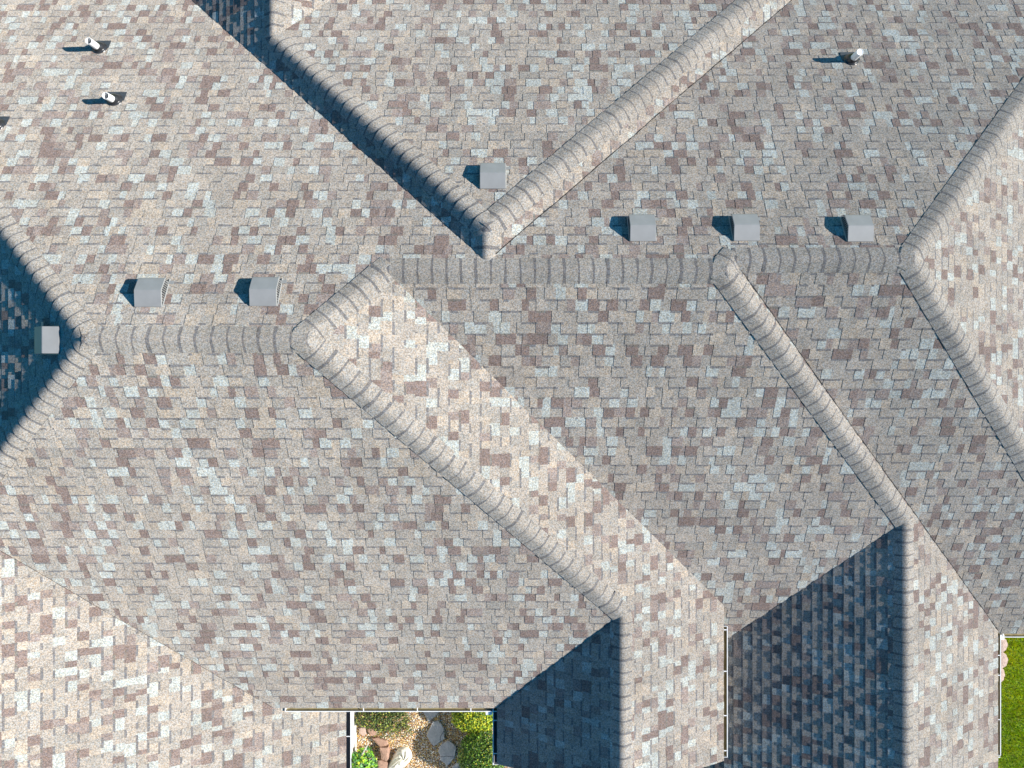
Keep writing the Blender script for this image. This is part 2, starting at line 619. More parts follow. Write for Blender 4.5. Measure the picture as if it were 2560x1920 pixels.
roof_slope('WE', [[HE, (XE, at_Y('WE', XE, RAKE)), (EAVE_WE, at_Y('WE', EAVE_WE, RAKE - 0.1)),
                   cut('S1', 'WE', x=EAVE_WE)]], 'W', lift=0.006, seed=25)
roof_slope('WF', [[HF, (XF, at_Y('WF', XF, -6.3)), (1655, at_Y('WF', 1655, -6.3)), cut('S2', 'WF', x=1655)]],
           'W', lift=0.006, seed=26, thick=0.0072)


# ------------------------------------------------------------------ ridge and hip caps
CAPW = 0.172
XS = [-1, -0.62, -0.38, -0.22, -0.10, 0.0, 0.10, 0.22, 0.38, 0.62, 1]


def pnormal(p):
    a, b, c = on(p, 1200, 900), on(p, 1300, 900), on(p, 1300, 1000)
    n = (b - a).cross(c - a).normalized()
    return n if n.z > 0 else -n


def ridge_cap(p, q, lo, hi, seed, ext=(0.0, 0.0), exposure=0.172):
    """overlapping bent cap shingles from pixel lo (butt ends face it) to pixel hi, along planes p and q"""
    rng = random.Random(seed)
    A, B = on(p, *lo), on(p, *hi)
    h = (B - A).normalized()
    A = A - h * ext[0]; B = B + h * ext[1]
    L = (B - A).length
    np_, nq = pnormal(p), pnormal(q)
    d1 = np_.cross(h).normalized(); d2 = nq.cross(h).normalized()
    # each side vector must point away from the ridge, i.e. downhill on its own plane
    if d1.dot(nq) > 0: d1 = -d1
    if d2.dot(np_) > 0: d2 = -d2
    up = (np_ + nq).normalized()
    r = 0.32

    def prof(x, height, l):
        base = A + h * l
        if x <= -r: v = d1 * (-x * CAPW)
        elif x >= r: v = d2 * (x * CAPW)
        else:
            t = (x + r) / (2 * r)
            v = d1 * (r * CAPW * (1 - t) ** 2) + d2 * (r * CAPW * t ** 2)
        return base + v + up * (height + 0.015 * (1 - x * x))

    mb = MB()
    n = max(1, int(L / exposure + 0.5))
    ex = L / n
    for k in range(n):
        l0, l1 = k * ex + rng.uniform(-0.010, 0.010), (k + 1) * ex + 0.01
        kt = rng.uniform(0.95, 1.06)
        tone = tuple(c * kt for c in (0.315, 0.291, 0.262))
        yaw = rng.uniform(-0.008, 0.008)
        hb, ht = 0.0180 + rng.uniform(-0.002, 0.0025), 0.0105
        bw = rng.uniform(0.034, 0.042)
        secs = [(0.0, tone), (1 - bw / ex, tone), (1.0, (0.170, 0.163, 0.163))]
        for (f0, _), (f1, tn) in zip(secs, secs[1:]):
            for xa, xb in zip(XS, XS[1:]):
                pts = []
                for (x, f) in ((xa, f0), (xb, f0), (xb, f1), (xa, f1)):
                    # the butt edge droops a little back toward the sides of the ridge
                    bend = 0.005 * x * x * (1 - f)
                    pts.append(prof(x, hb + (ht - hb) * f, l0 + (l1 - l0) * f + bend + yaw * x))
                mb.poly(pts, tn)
        for xa, xb in zip(XS, XS[1:]):
            pa = prof(xa, hb, l0 + 0.005 * xa * xa + yaw * xa); pb = prof(xb, hb, l0 + 0.005 * xb * xb + yaw * xb)
            pa2 = prof(xa, hb - 0.014, l0 + 0.005 * xa * xa + yaw * xa); pb2 = prof(xb, hb - 0.014, l0 + 0.005 * xb * xb + yaw * xb)
            mb.poly([pa, pb, pb2, pa2], (0.16, 0.15, 0.14))
        for x in (-1, 1):
            mb.poly([prof(x, hb, l0), prof(x, ht, l1), prof(x, ht - 0.008, l1), prof(x, hb - 0.008, l0)], (0.07, 0.065, 0.06))
    ob = mb.build('ridge_cap', M_SHINGLE, HOUSE)
    # weld, so that the bend of each cap shades smoothly
    bm = bmesh.new(); bm.from_mesh(ob.data)
    bmesh.ops.remove_doubles(bm, verts=bm.verts, dist=0.0002)
    for f in bm.faces: f.smooth = True
    for e in bm.edges:
        if len(e.link_faces) == 2 and e.calc_face_angle(0) > math.radians(38): e.smooth = False
    bm.to_mesh(ob.data); bm.free()
    return ob


ridge_cap('N', 'E1', V12, A1e, 33, ext=(0.10, -0.01))
ridge_cap('S1', 'E1', HE, A1e, 32, ext=(0.02, -0.01))
ridge_cap('N', 'S1', A1e, A1w, 31, ext=(0.03, 0.03))
ridge_cap('N', 'W1', LW, A1w, 34, ext=(0, -0.01))
ridge_cap('S1', 'W1', M0, A1w, 35, ext=(0, -0.01))
ridge_cap('N', 'S2', A2, V12, 36, ext=(0.02, -0.02))
ridge_cap('N', 'E2', V23, A2, 48, ext=(0.09, 0.0))
ridge_cap('S2', 'E2', HF, A2, 37, ext=(0.02, 0.0))
ridge_cap('N', 'S3', A3, V23, 38, ext=(0.03, -0.02))
ridge_cap('N', 'E4', cut('N', 'E4', x=xr), A3, 39, ext=(0, -0.01))
ridge_cap('S3', 'E4', cut('S3', 'E4', x=xr), A3, 40, ext=(0, -0.01))
ridge_cap('ND', 'WD', HD, AD, 41, ext=(0.0, 0.0))
ridge_cap('ND', 'ED', cut('ND', 'ED', y=-150), AD, 42, ext=(0, 0.0))
ridge_cap('WD', 'ED', VD, AD, 43, ext=(0.02, -0.03))
ridge_cap('WD', 'E5', (XD, topv), HD, 44)
ridge_cap('WE', 'E1', (XE, at_Y('E1', XE, RAKE)), (XE, HE[1]), 45, ext=(0, 0.05))
ridge_cap('WF', 'E2', (XF, at_Y('E2', XF, -6.02)), (XF, HF[1]), 46, ext=(0, 0.05))
ridge_cap('E0', 'W0', (x0r, 2350), (x0r, M0[1]), 47)


def peak_cap(planes, seed, radius=0.150, turn=0.4):
    """the folded piece that closes the point where three roof slopes meet"""
    rng = random.Random(seed)
    px = meet(*planes)
    c = on(planes[0], *px)
    ns = [pnormal(q) for q in planes]
    mb = MB()
    nr, na = 9, 40
    rings = []
    for i in range(nr + 1):
        ring = []
        for j in range(na):
            a = 2 * math.pi * j / na
            r = radius * i / nr * (1 + 0.10 * math.cos(4 * (a - turn)) + 0.03 * math.sin(7 * a + seed))
            x, y = r * math.cos(a), r * math.sin(a)
            zs = [-(n.x * x + n.y * y) / n.z for n in ns]
            k = 45.0                                   # soft minimum: the felt bends, it does not crease
            z = -math.log(sum(math.exp(-k * q) for q in zs)) / k
            ring.append(c + Vector((x, y, z + 0.030 - 0.007 * (i / nr) ** 2)))
        rings.append(ring)
    rings.append([p + Vector((0, 0, -0.02)) for p in rings[-1]])
    vv = [p for r in rings for p in r]
    ff = [(k * na + j, (k + 1) * na + j, (k + 1) * na + (j + 1) % na, k * na + (j + 1) % na) for k in range(len(rings) - 1) for j in range(na)]
    kt = rng.uniform(0.97, 1.05)
    mb.mesh(vv, ff, tuple(q * kt for q in (0.315, 0.291, 0.262)))
    ob = mb.build('ridge_cap', M_SHINGLE, HOUSE)
    ob.data.polygons.foreach_set('use_smooth', [i < nr * na for i in range(len(ob.data.polygons))])


peak_cap(('N', 'S1', 'E1'), 61)
peak_cap(('N', 'S1', 'W1'), 62)
peak_cap(('N', 'S2', 'E2'), 63)
peak_cap(('N', 'S3', 'E4'), 64)
peak_cap(('ND', 'WD', 'ED'), 65)

# ------------------------------------------------------------------ gutters, fascia, walls
def gutter(a, b, out, hangers=(), ends=(True, True), lining=None):
    """open K-style gutter from a to b (3-D points on the roof edge); out = horizontal outward direction"""
    a, b, out = Vector(a), Vector(b), Vector(out)
    ax = (b - a).normalized()
    zu = Vector((0, 0, 1))
    a0, b0 = a - out * 0.035 - zu * 0.03, b - out * 0.035 - zu * 0.03
    outer = [(0, 0), (0, -0.085), (0.070, -0.085), (0.080, -0.060), (0.100, -0.045), (0.108, 0.0)]
    rim = [(0.108, 0.0), (0.109, 0.006), (0.099, 0.006), (0.097, -0.004)]
    inner = [(0.097, -0.004), (0.090, -0.042), (0.072, -0.058), (0.064, -0.080), (0.004, -0.080), (0.004, 0.0)]
    mb = MB()
    for prof, mi in ((outer, 0), (rim, 0), (inner, 1)):
        for (x0, z0), (x1, z1) in zip(prof, prof[1:]):
            mb.poly([a0 + out * x0 + zu * z0, a0 + out * x1 + zu * z1, b0 + out * x1 + zu * z1, b0 + out * x0 + zu * z0], mi=mi)
    full = outer + [(0.109, 0.006), (0.0, 0.006)]
    for base, d, e in ((a0, -1, ends[0]), (b0, 1, ends[1])):
        if e:
            mb.poly([base + ax * (d * 0.0) + out * x + zu * z for (x, z) in full])
            mb.poly([base + ax * (d * 0.006) + out * x + zu * z for (x, z) in full])
            for (x0, z0), (x1, z1) in zip(full, full[1:] + full[:1]):
                mb.poly([base + out * x0 + zu * z0, base + out * x1 + zu * z1,
                         base + ax * (d * 0.006) + out * x1 + zu * z1, base + ax * (d * 0.006) + out * x0 + zu * z0])
    # fascia board behind the trough
    g = mb.build('gutter', [M_WHITE, lining or M_TROUGH], HOUSE)
    for t in hangers:
        hb = MB()
        c = a0 + (b0 - a0) * t
        rot = Matrix((ax, out, zu)).transposed()
        hb.box(c + out * 0.052 + zu * 0.001, (0.014, 0.100, 0.003), rot)
        hb.box(c + out * 0.012 + zu * -0.016, (0.022, 0.016, 0.028), rot)
        hb.build('gutter_hanger', M_WHITE, g)
    fb = MB()
    rot = Matrix((ax, out, zu)).transposed()
    fb.box((a0 + b0) / 2 - out * 0.014 - zu * 0.085, ((b0 - a0).length, 0.022, 0.17), rot)
    fb.build('fascia', M_WHITE, HOUSE)
    return g


X_, Y_ = Vector((1, 0, 0)), Vector((0, 1, 0))


def frac(a, b, v):
    return (v - a) / (b - a)


gutter(on('S1', 712, EAVE_S1), on('S1', 1243, EAVE_S1), -Y_, [frac(712, 1243, q) for q in (908, 1043, 1177)], (True, False))
yE1 = at_Y('E1', EAVE_E1, RAKE + 0.04)
y0 = 1568
gutter(on('E1', EAVE_E1, y0), on('E1', EAVE_E1, yE1), X_, [frac(y0, yE1, q) for q in (1576, 1680, 1791, 1879)])
yWE = at_Y('WE', EAVE_WE, RAKE - 0.12)
gutter(on('WE', EAVE_WE, 1770), on('WE', EAVE_WE, yWE), -X_, [frac(1770, yWE, q) for q in (1803, 1886)], (False, True), M_TROUGH2)
gutter(on('E0', EAVE_E0, 1700), on('E0', EAVE_E0, 2340), X_, [frac(1700, 2340, q) for q in (1740, 1843, 1950, 2060)], lining=M_TROUGH2)
yE2 = at_Y('E2', EAVE_E2, -5.80)
ycr = 1588
gutter(on('E2', EAVE_E2, ycr), on('E2', EAVE_E2, yE2), X_, [frac(ycr, yE2, q) for q in (1640, 1690, 1801, 1895)], (False, True))
gutter(on('S3', EAVE_E2 + 2, EAVE_S3), on('S3', 2720, EAVE_S3), -Y_, [0.07, 0.5, 0.9], (False, True))
gutter(on('E4', xr, EAVE_N + 10), on('E4', xr, EAVE_S3 - 4), X_, [0.2, 0.4, 0.6, 0.8])


def downspout(top, down_to, out):
    mb = MB()
    t = Vector(top); out = Vector(out)
    rot = Matrix.Identity(3)
    mb.box(t + Vector((0, 0, -0.04)), (0.10, 0.075, 0.08), rot)
    mb.tube([t + Vector((0, 0, -0.08)), t + Vector((0, 0, -0.2)) - out * 0.18, Vector((t.x, t.y, 0)) - out * 0.22 + Vector((0, 0, t.z - 0.4)),
             Vector((t.x, t.y, 0)) - out * 0.22 + Vector((0, 0, 0.1))], [0.045, 0.045, 0.045, 0.045], 4)
    return mb.build('downspout', M_WHITE, HOUSE, bevel=0.004)


c_ = on('S1', 1222, EAVE_S1)
downspout((c_.x, c_.y - 0.095, c_.z - 0.05), 0, -Y_)
c_ = on('E2', EAVE_E2, 1588)
downspout((c_.x + 0.10, c_.y - 0.05, c_.z - 0.06), 0, X_)

# outer walls, one closed outline under the eaves (metres, seen from above, clockwise)
eN = on('N', 1280, EAVE_N).y - 0.35
xW = on('W1', -420, 900).x + 0.2
eE4 = on('E4', xr, 900).x - 0.35
xE0 = on('E0', EAVE_E0, 1900).x - 0.26
yS1 = on('S1', 1000, EAVE_S1).y + 0.33
xWE = on('WE', EAVE_WE, 1900).x + 0.33
xE1 = on('E1', EAVE_E1, 1800).x - 0.33
xE2 = on('E2', EAVE_E2, 1800).x - 0.33
yS3 = on('S3', 2520, EAVE_S3).y + 0.33
foot = [(xW, eN), (eE4, eN), (eE4, yS3), (xE2, yS3), (xE2, -5.55), (xE1, -5.55), (xE1, -5.42), (xWE, -5.42), (xWE, yS1),
        (xE0, yS1), (xE0, -9.6), (xW, -9.6)]
mb = MB()
for (p0, p1) in zip(foot, foot[1:] + foot[:1]):
    # lapped siding: boards that lean out at the foot
    L = Vector((p1[0] - p0[0], p1[1] - p0[1], 0)); nrm = Vector((L.y, -L.x, 0)).normalized() * -1.0
    top = 1.85 if min(p0[1], p1[1]) < -6 and p0[0] < 0 else 2.38; nb = 16
    for k in range(nb):
        z0, z1 = top * k / nb, top * (k + 1) / nb
        a0 = Vector((*p0, z0)); b0 = Vector((*p1, z0)); a1 = Vector((*p0, z1)); b1 = Vector((*p1, z1))
        mb.poly([a0 + nrm * 0.012, b0 + nrm * 0.012, b1, a1])
        mb.poly([a0, b0, b0 + nrm * 0.012, a0 + nrm * 0.012])
mb.build('wall', M_WALL, HOUSE)
# gable ends of the two south wings
for (pl, pr, xl, xc, xr_, yg) in (('WE', 'E1', EAVE_WE, XE, EAVE_E1, -5.42), ('WF', 'E2', 1830, XF, EAVE_E2, -5.55)):
    l3 = on(pl, xl, at_Y(pl, xl, yg)); c3 = on(pl, xc, at_Y(pl, xc, yg)); r3 = on(pr, xr_, at_Y(pr, xr_, yg))
    g = MB()
    dz = Vector((0, 0, -0.05))
    g.poly([l3 + dz + Vector((0.3, 0, 0.10)), c3 + dz, r3 + dz + Vector((-0.3, 0, 0.10)),
            Vector((r3.x - 0.3, yg, 2.38)), Vector((l3.x + 0.3, yg, 2.38))])
    g.build('gable', M_WALL, HOUSE)

# ------------------------------------------------------------------ roof vents
T = 0.5833
HW = 0.150


def make_vent():
    root = empty('roof_vent')
    hood = MB()
    yf, ye = 0.185, 0.335
    T2 = 0.66            # the lower hood face falls a little faster than the roof
    top = [(-0.004, 0.006), (0.0, 0.014), (yf - 0.006, 0.028), (yf + 0.004, 0.025), (ye - 0.02, 0.022 - (ye - 0.02 - yf) * T2),
           (ye - 0.004, 0.022 - (ye - 0.004 - yf) * T2 - 0.003), (ye + 0.003, -(ye - yf) * T2 + 0.004), (ye + 0.004, -(ye - yf) * T2 - 0.045)]
    n = len(top)
    for (y0, z0), (y1, z1) in zip(top, top[1:]):
        hood.poly([(-HW, y0, z0), (HW, y0, z0), (HW, y1, z1), (-HW, y1, z1)])
        hood.poly([(-HW, y0, z0 - 0.004), (-HW, y1, z1 - 0.004), (HW, y1, z1 - 0.004), (HW, y0, z0 - 0.004)])
        for s in (-1, 1):          # turned-down side edges
            hood.poly([(s * HW, y0, z0), (s * HW, y1, z1), (s * (HW + 0.004), y1, z1 - 0.014), (s * (HW + 0.004), y0, z0 - 0.014)])
            hood.poly([(s * (HW + 0.004), y0, z0 - 0.014), (s * (HW + 0.004), y1, z1 - 0.014), (s * (HW - 0.002), y1, z1 - 0.016), (s * (HW - 0.002), y0, z0 - 0.016)])
    hood.build('hood', M_VENT, root)

    def zt(y):
        return 0.016 * y / yf if y <= yf else 0.016 - (y - yf) * T2
    for s in (-1, 1):
        lv = MB()
        xi = s * (HW - 0.010)
        ys = [0.012, yf, ye - 0.03]
        lv.poly([(xi - s * 0.012, 0.012, -0.012), (xi - s * 0.012, yf, zt(yf)), (xi - s * 0.012, ye - 0.01, zt(ye - 0.01)),
                 (xi - s * 0.012, ye - 0.01, -(ye - 0.01) * T), ], mi=1)
        k = 11
        for j in range(k):         # slanting slats
            y = 0.035 + (ye - 0.05 - 0.035) * j / (k - 1)
            zb = -y * T + 0.004
            ztop = zt(max(0.0, y + 0.03 if y + 0.03 < ye - 0.01 else ye - 0.01)) - 0.018
            hgt = ztop - zb
            if hgt < 0.012: continue
            dy = min(0.034, hgt * 0.35)
            wy = 0.008
            p = [(xi + s * 0.014, y, zb), (xi + s * 0.014, y + wy, zb), (xi, y + wy + dy, ztop), (xi, y + dy, ztop)]
            lv.poly(p)
            lv.poly([(x - s * 0.004, yy, zz) for (x, yy, zz) in p])
        # frame: rail under the hood and sill on the roof
        for (y0, y1) in ((0.0, yf), (yf, ye)):
            lv.poly([(xi, y0, zt(y0) + 0.004), (xi, y1, zt(y1) + 0.004), (xi, y1, zt(y1) - 0.026), (xi, y0, zt(y0) - 0.026 if y0 > 0 else -0.004)])
        xb = xi + s * 0.016
        lv.poly([(xb, 0.0, 0.010), (xb, ye, -ye * T + 0.016), (xb + s * 0.008, ye, -ye * T + 0.004), (xb + s * 0.008, 0.0, 0.002)])
        lv.build('louvre', [M_VENT, M_SLOT], root)
    fl = MB()
    m_ = Matrix.Rotation(-math.atan(T), 3, 'X')
    fl.box((0.045, 0.292, -0.292 * T + 0.010), (0.34, 0.045, 0.003), m_)
    fl.build('flange', M_VENT, root)
    return root


vent = make_vent()
VENTS = [
    ('N', 372, 768, 0, 'grey box vent left of the pair above the long left ridge'),
    ('N', 659, 766, 0, 'grey box vent right of the pair above the long left ridge'),
    ('ND', 1232, 473, 0, 'grey box vent alone at the tip of the V between two hips'),
    ('N', 1607, 604, 0, 'grey box vent nearest the V hips, first of three along the right ridge'),
    ('N', 1866, 603, 0, 'grey box vent in the middle of three along the right ridge'),
    ('N', 2150, 605, 0, 'grey box vent next to the bright right-hand slope, last of three along the ridge'),
    ('W1', 151, 850, 90, 'grey box vent on the dark shaded slope at the left edge'),
]
for i, (p, x, y, rz, lab) in enumerate(VENTS):
    o = vent if i == 0 else copy_tree(vent)
    o.location = on(p, x, y) + pnormal(p) * 0.008
    o.rotation_euler = (0, 0, math.radians(rz))
    tag(o, lab, 'roof vent', 'box vents near the ridges')


# ------------------------------------------------------------------ plumbing pipes through the roof
def make_pipe(h, lean, plug=False):
    root = empty('vent_pipe')
    tube = MB()
    rr, ri = 0.046, 0.040
    n = 24
    tilt = Matrix.Rotation(lean, 3, 'X')
    def ring(r, z):
        return [tilt @ Vector((r * math.cos(2 * math.pi * k / n), r * math.sin(2 * math.pi * k / n), z)) for k in range(n)]
    rings = [ring(rr, -0.1), ring(rr, h - 0.003), ring(rr - 0.002, h), ring(ri + 0.001, h), ring(ri, h - 0.003), ring(ri, h - 0.25)]
    vv = [v for r in rings for v in r]
    ff = [(k * n + j, k * n + (j + 1) % n, (k + 1) * n + (j + 1) % n, (k + 1) * n + j) for k in range(len(rings) - 1) for j in range(n)]
    tube.mesh(vv, ff)
    if plug:                                              # closed with a white cap
        tube.poly([tilt @ Vector((0.0405 * math.cos(2 * math.pi * k / n), 0.0405 * math.sin(2 * math.pi * k / n), h - 0.004)) for k in range(n)])
    tube.build('pipe', M_PVC, root, smooth=False)
    boot = MB()
    m_ = Matrix.Rotation(-math.atan(T), 3, 'X')
    prof = [(0.106, 0.006), (0.103, 0.018), (0.092, 0.030), (0.085, 0.036), (0.082, 0.050), (0.070, 0.076), (0.060, 0.092), (0.049, 0.104)]
    nn = 28
    vv = []
    for k, (r, z) in enumerate(prof):
        f = k / (len(prof) - 1)
        for j in range(nn):
            a = 2 * math.pi * j / nn
            v = m_ @ Vector((r * math.cos(a), r * math.sin(a) * (1 + 0.1 * (1 - f)), 0)) * 1.0
            flat = Vector((r * math.cos(a), r * math.sin(a), 0))
            q = v.lerp(flat, f * 0.8)
            q = q + (m_ @ Vector((0, 0, 1))).lerp(Vector((0, 0, 1)), f) * z
            vv.append(q)
    ff = [(k * nn + j, k * nn + (j + 1) % nn, (k + 1) * nn + (j + 1) % nn, (k + 1) * nn + j) for k in range(len(prof) - 1) for j in range(nn)]
    boot.mesh(vv, ff)
    boot.build('rubber_boot', M_RUBBER, root, smooth=True)
    fl = MB()
    fl.box(m_ @ Vector((0, 0.075, 0.013)), (0.25, 0.17, 0.003), m_)
    fl.build('flashing', M_FLANGE, root)
    return root


PIPES = [
    (250, 122, 0.30, -0.06, 'white plastic vent pipe with the longest shadow, uppermost of the two at left'),
    (288, 252, 0.25, -0.09, 'white plastic vent pipe with the tan mouth, lower of the two at left'),
    (2127, 151, 0.29, -0.02, 'white plastic vent pipe alone on the right, above the three box vents'),
    (-7, 314, 0.25, -0.03, 'vent pipe cut by the left edge, only its black boot showing'),
]
for (x, y, h, ln, lab) in PIPES:
    o = make_pipe(h, -ln, plug=(x > 2000))
    o.location = on('N', x, y)
    tag(o, lab, 'vent pipe', 'plumbing pipes through the north slope')

# ------------------------------------------------------------------ ground, gravel, lawn
g = MB()
g.poly([(-150, -150, 0), (150, -150, 0), (150, 150, 0), (-150, 150, 0)])
tag(g.build('ground', M_TURF), kind='structure')
gx0, gx1, gy0, gy1 = xE0, xWE, -9.2, yS1
g = MB()
g.poly([(gx0, gy0, 0.004), (gx1, gy0, 0.004), (gx1, gy1, 0.004), (gx0, gy1, 0.004)])
tag(g.build('garden_soil', M_SOIL), kind='structure')

rng = random.Random(7)
PEB = [(0.62, 0.40, 0.13), (0.70, 0.53, 0.28), (0.78, 0.70, 0.58), (0.42, 0.22, 0.10), (0.50, 0.43, 0.37), (0.82, 0.79, 0.73),
       (0.55, 0.29, 0.11), (0.30, 0.22, 0.16)]
PW = [5, 5, 3, 4, 4, 2, 4, 3]
g = MB()
OCT = [(1, 0, 0), (0.5, 0.87, 0.1), (-0.5, 0.87, -0.1), (-1, 0, 0), (-0.5, -0.87, 0.1), (0.5, -0.87, -0.1), (0.1, 0.05, 1), (0, 0, -1)]
OF = [(0, 1, 6), (1, 2, 6), (2, 3, 6), (3, 4, 6), (4, 5, 6), (5, 0, 6)]
cell = 0.0175
nx = int((gx1 - gx0) / cell); ny = int((gy1 - (-7.5)) / cell)
for i in range(nx):
    for j in range(ny):
        x = gx0 + (i + rng.uniform(0, 1)) * cell; y = -7.5 + (j + rng.uniform(0, 1)) * cell
        if y > -5.6 and rng.random() < 0.6: continue
        r = rng.uniform(0.008, 0.015)
        a = rng.uniform(0, 6.28); ca, sa = math.cos(a), math.sin(a); e = rng.uniform(0.6, 0.9)
        tn = rng.choices(PEB, PW)[0]; k = rng.uniform(0.8, 1.15)
        z = rng.uniform(0.006, 0.014)
        vv = [(x + r * (px * ca - py * e * sa), y + r * (px * sa + py * e * ca), z + pz * r * 0.62) for (px, py, pz) in OCT]
        g.mesh(vv, OF, tuple(c * k for c in tn))
tag(g.build('gravel', M_GRAVEL, smooth=True), 'golden brown and white pea gravel covering the small garden bed', 'gravel', kind='stuff')

# lawn at the right: turf sheet with blades
lx0, lx1, ly0, ly1 = xE2 + 0.25, 10.4, -8.0, yS3
g = MB()
for k in range(52000):
    x = rng.uniform(lx0, lx1); y = rng.uniform(ly0, ly1)
    hgt = rng.uniform(0.03, 0.07); a = rng.uniform(0, 6.28); ln = rng.uniform(0.1, 0.9)
    w = rng.uniform(0.003, 0.0055)
    dx, dy = math.cos(a), math.sin(a)
    patch = 0.5 + 0.5 * math.sin(x * 3.1 + math.sin(y * 2.3) * 2) * math.sin(y * 4.7 + x)
    base = (0.42 + 0.14 * patch + rng.uniform(-0.06, 0.08), 0.54 + 0.08 * patch + rng.uniform(-0.09, 0.10), 0.015)
    if rng.random() < 0.08: base = (0.50, 0.46, 0.14)
    p0 = Vector((x - dy * w, y + dx * w, 0.0)); p1 = Vector((x + dy * w, y - dx * w, 0.0))
    tip = Vector((x + dx * ln * hgt, y + dy * ln * hgt, hgt))
    mid = Vector((x + dx * ln * hgt * 0.4, y + dy * ln * hgt * 0.4, hgt * 0.62))
    sd = Vector((-dy * w, dx * w, 0)) * 0.7
    g.poly([p0, p1, mid - sd, tip, mid + sd], base)
tag(g.build('grass', M_BLADE), 'bright green mown lawn beside the right wing', 'grass', kind='stuff')


# ------------------------------------------------------------------ garden things
def slab(name, px, z0, thick, material, seed, label, cat, group=None, groove=None, dome=0.0):
    """flat stone with an uneven outline given in photo pixels on the ground"""
    r_ = random.Random(seed)
    pts = [at(x, y, z0) for (x, y) in px]
    c = sum(pts, Vector()) / len(pts)
    # subdivide and roughen the outline
    out = []
    for p0, p1 in zip(pts, pts[1:] + pts[:1]):
        for k in range(4):
            q = p0.lerp(p1, k / 4)
            if k: q = q + Vector((r_.uniform(-1, 1), r_.uniform(-1, 1), 0)) * 0.006
            out.append(q)
    m_ = MB()
    n = len(out)
    rings = []
    for f, dz in ((1.0, -thick), (1.0, -0.008), (0.97, 0.0), (0.6, dome * 0.7), (0.25, dome)):
        rings.append([c + (q - c) * f + Vector((0, 0, dz + (r_.uniform(-0.002, 0.002) if f < 1 else 0))) for q in out])
    vv = [v for r in rings for v in r]
    ff = [(k * n + j, k * n + (j + 1) % n, (k + 1) * n + (j + 1) % n, (k + 1) * n + j) for k in range(len(rings) - 1) for j in range(n)]
    ff.append(tuple((len(rings) - 1) * n + j for j in range(n)))
    m_.mesh(vv, ff)
    if groove:
        for ga, gb in zip(groove, groove[1:]):
            A, B = at(*ga, z0 + dome * 0.6 + 0.004), at(*gb, z0 + dome * 0.6 + 0.004)
            d = (B - A).normalized(); s = Vector((-d.y, d.x, 0)) * 0.004
            m_.poly([A - s, B - s, B + s, A + s], mi=1)
    o = m_.build(name, [material, M_SLOT], origin=Vector((c.x, c.y, 0)))
    tag(o, label, cat, group)
    return o


GS = 'flagstones stepping through the gravel'
slab('stepping_stone', [(1081, 1805), (1095, 1802), (1104, 1811), (1109, 1822), (1111, 1835), (1111, 1848), (1101, 1853), (1085, 1866),
                        (1079, 1861), (1066, 1840)], 0.05, 0.05, M_SLATE, 1, 'grey flagstone half in shade, cracked down its right side',
     'stepping stone', GS, [(1109, 1828), (1101, 1842), (1100, 1851)], 0.004)
slab('stepping_stone', [(1118, 1852), (1124, 1853), (1136, 1862), (1140, 1872), (1137, 1894), (1122, 1912), (1117, 1914), (1102, 1902),
                        (1096, 1878), (1098, 1868), (1106, 1860)], 0.05, 0.05, M_SLATE, 2,
     'grey flagstone with a forked crack across its lower part', 'stepping stone', GS,
     [(1101, 1892), (1110, 1892), (1115, 1890), (1137, 1893)], 0.004)
slab('stepping_stone', [(1152, 1903), (1156, 1925), (1148, 1940), (1125, 1935), (1130, 1917), (1142, 1908)], 0.05, 0.05, M_SLATE, 3,
     'grey flagstone cut by the lower edge, beside the clipped shrub', 'stepping stone', GS, [(1151, 1906), (1146, 1921), (1144, 1930)], 0.004)
slab('stepping_stone', [(1056, 1778), (1098, 1778), (1086, 1792), (1073, 1805), (1069, 1801), (1062, 1788)], 0.05, 0.05, M_SLATE, 4,
     'pale flagstone half hidden under the long gutter', 'stepping stone', GS, None, 0.004)

GB = 'reddish edging stones around the plant bed'
slab('edging_stone', [(917, 1814), (925, 1810), (931, 1818), (940, 1832), (936, 1840), (927, 1840), (920, 1830)], 0.09, 0.09, M_TERRA, 5,
     'orange-red edging stone under the trailing plant', 'edging stone', GB, None, 0.01)
slab('edging_stone', [(931, 1847), (942, 1845), (966, 1853), (968, 1864), (950, 1868), (941, 1858)], 0.09, 0.09, M_TERRA, 6,
     'flat salmon edging stone between the trailing plant and the brown one', 'edging stone', GB, None, 0.01)
slab('edging_stone', [(949, 1869), (970, 1869), (973, 1885), (971, 1898), (966, 1903), (953, 1898)], 0.14, 0.14, M_TERRA, 7,
     'tall brown edging stone left of the white carved ornament', 'edging stone', GB, None, 0.012)
slab('edging_stone', [(947, 1901), (966, 1904), (972, 1914), (966, 1932), (940, 1932), (942, 1912)], 0.10, 0.10, M_TERRA, 8,
     'orange edging stone at the lower edge beside the leafy bush', 'edging stone', GB, None, 0.012)
slab('edging_stone', [(898, 1822), (914, 1815), (916, 1836), (906, 1840), (898, 1834)], 0.07, 0.07, M_PINK, 9,
     'pale grey-pink edging stone next to the white wall', 'edging stone', GB, None, 0.008)

GR = 'scalloped edging stones at the lawn corner'
for k, (cx, cy, rx, ry, lab) in enumerate(((2503, 1612, 17, 20, 'pink scalloped lawn edging stone nearest the downspout'),
                                           (2503, 1651, 18, 21, 'pink scalloped lawn edging stone, middle of the three'),
                                           (2499, 1687, 14, 20, 'pink scalloped lawn edging stone farthest from the downspout'))):
    slab('lawn_edging', [(cx + rx * math.cos(a), cy + ry * math.sin(a)) for a in (2 * math.pi * j / 9 for j in range(9))],
         0.09, 0.09, M_PINK, 20 + k, lab, 'edging stone', GR, None, 0.014)


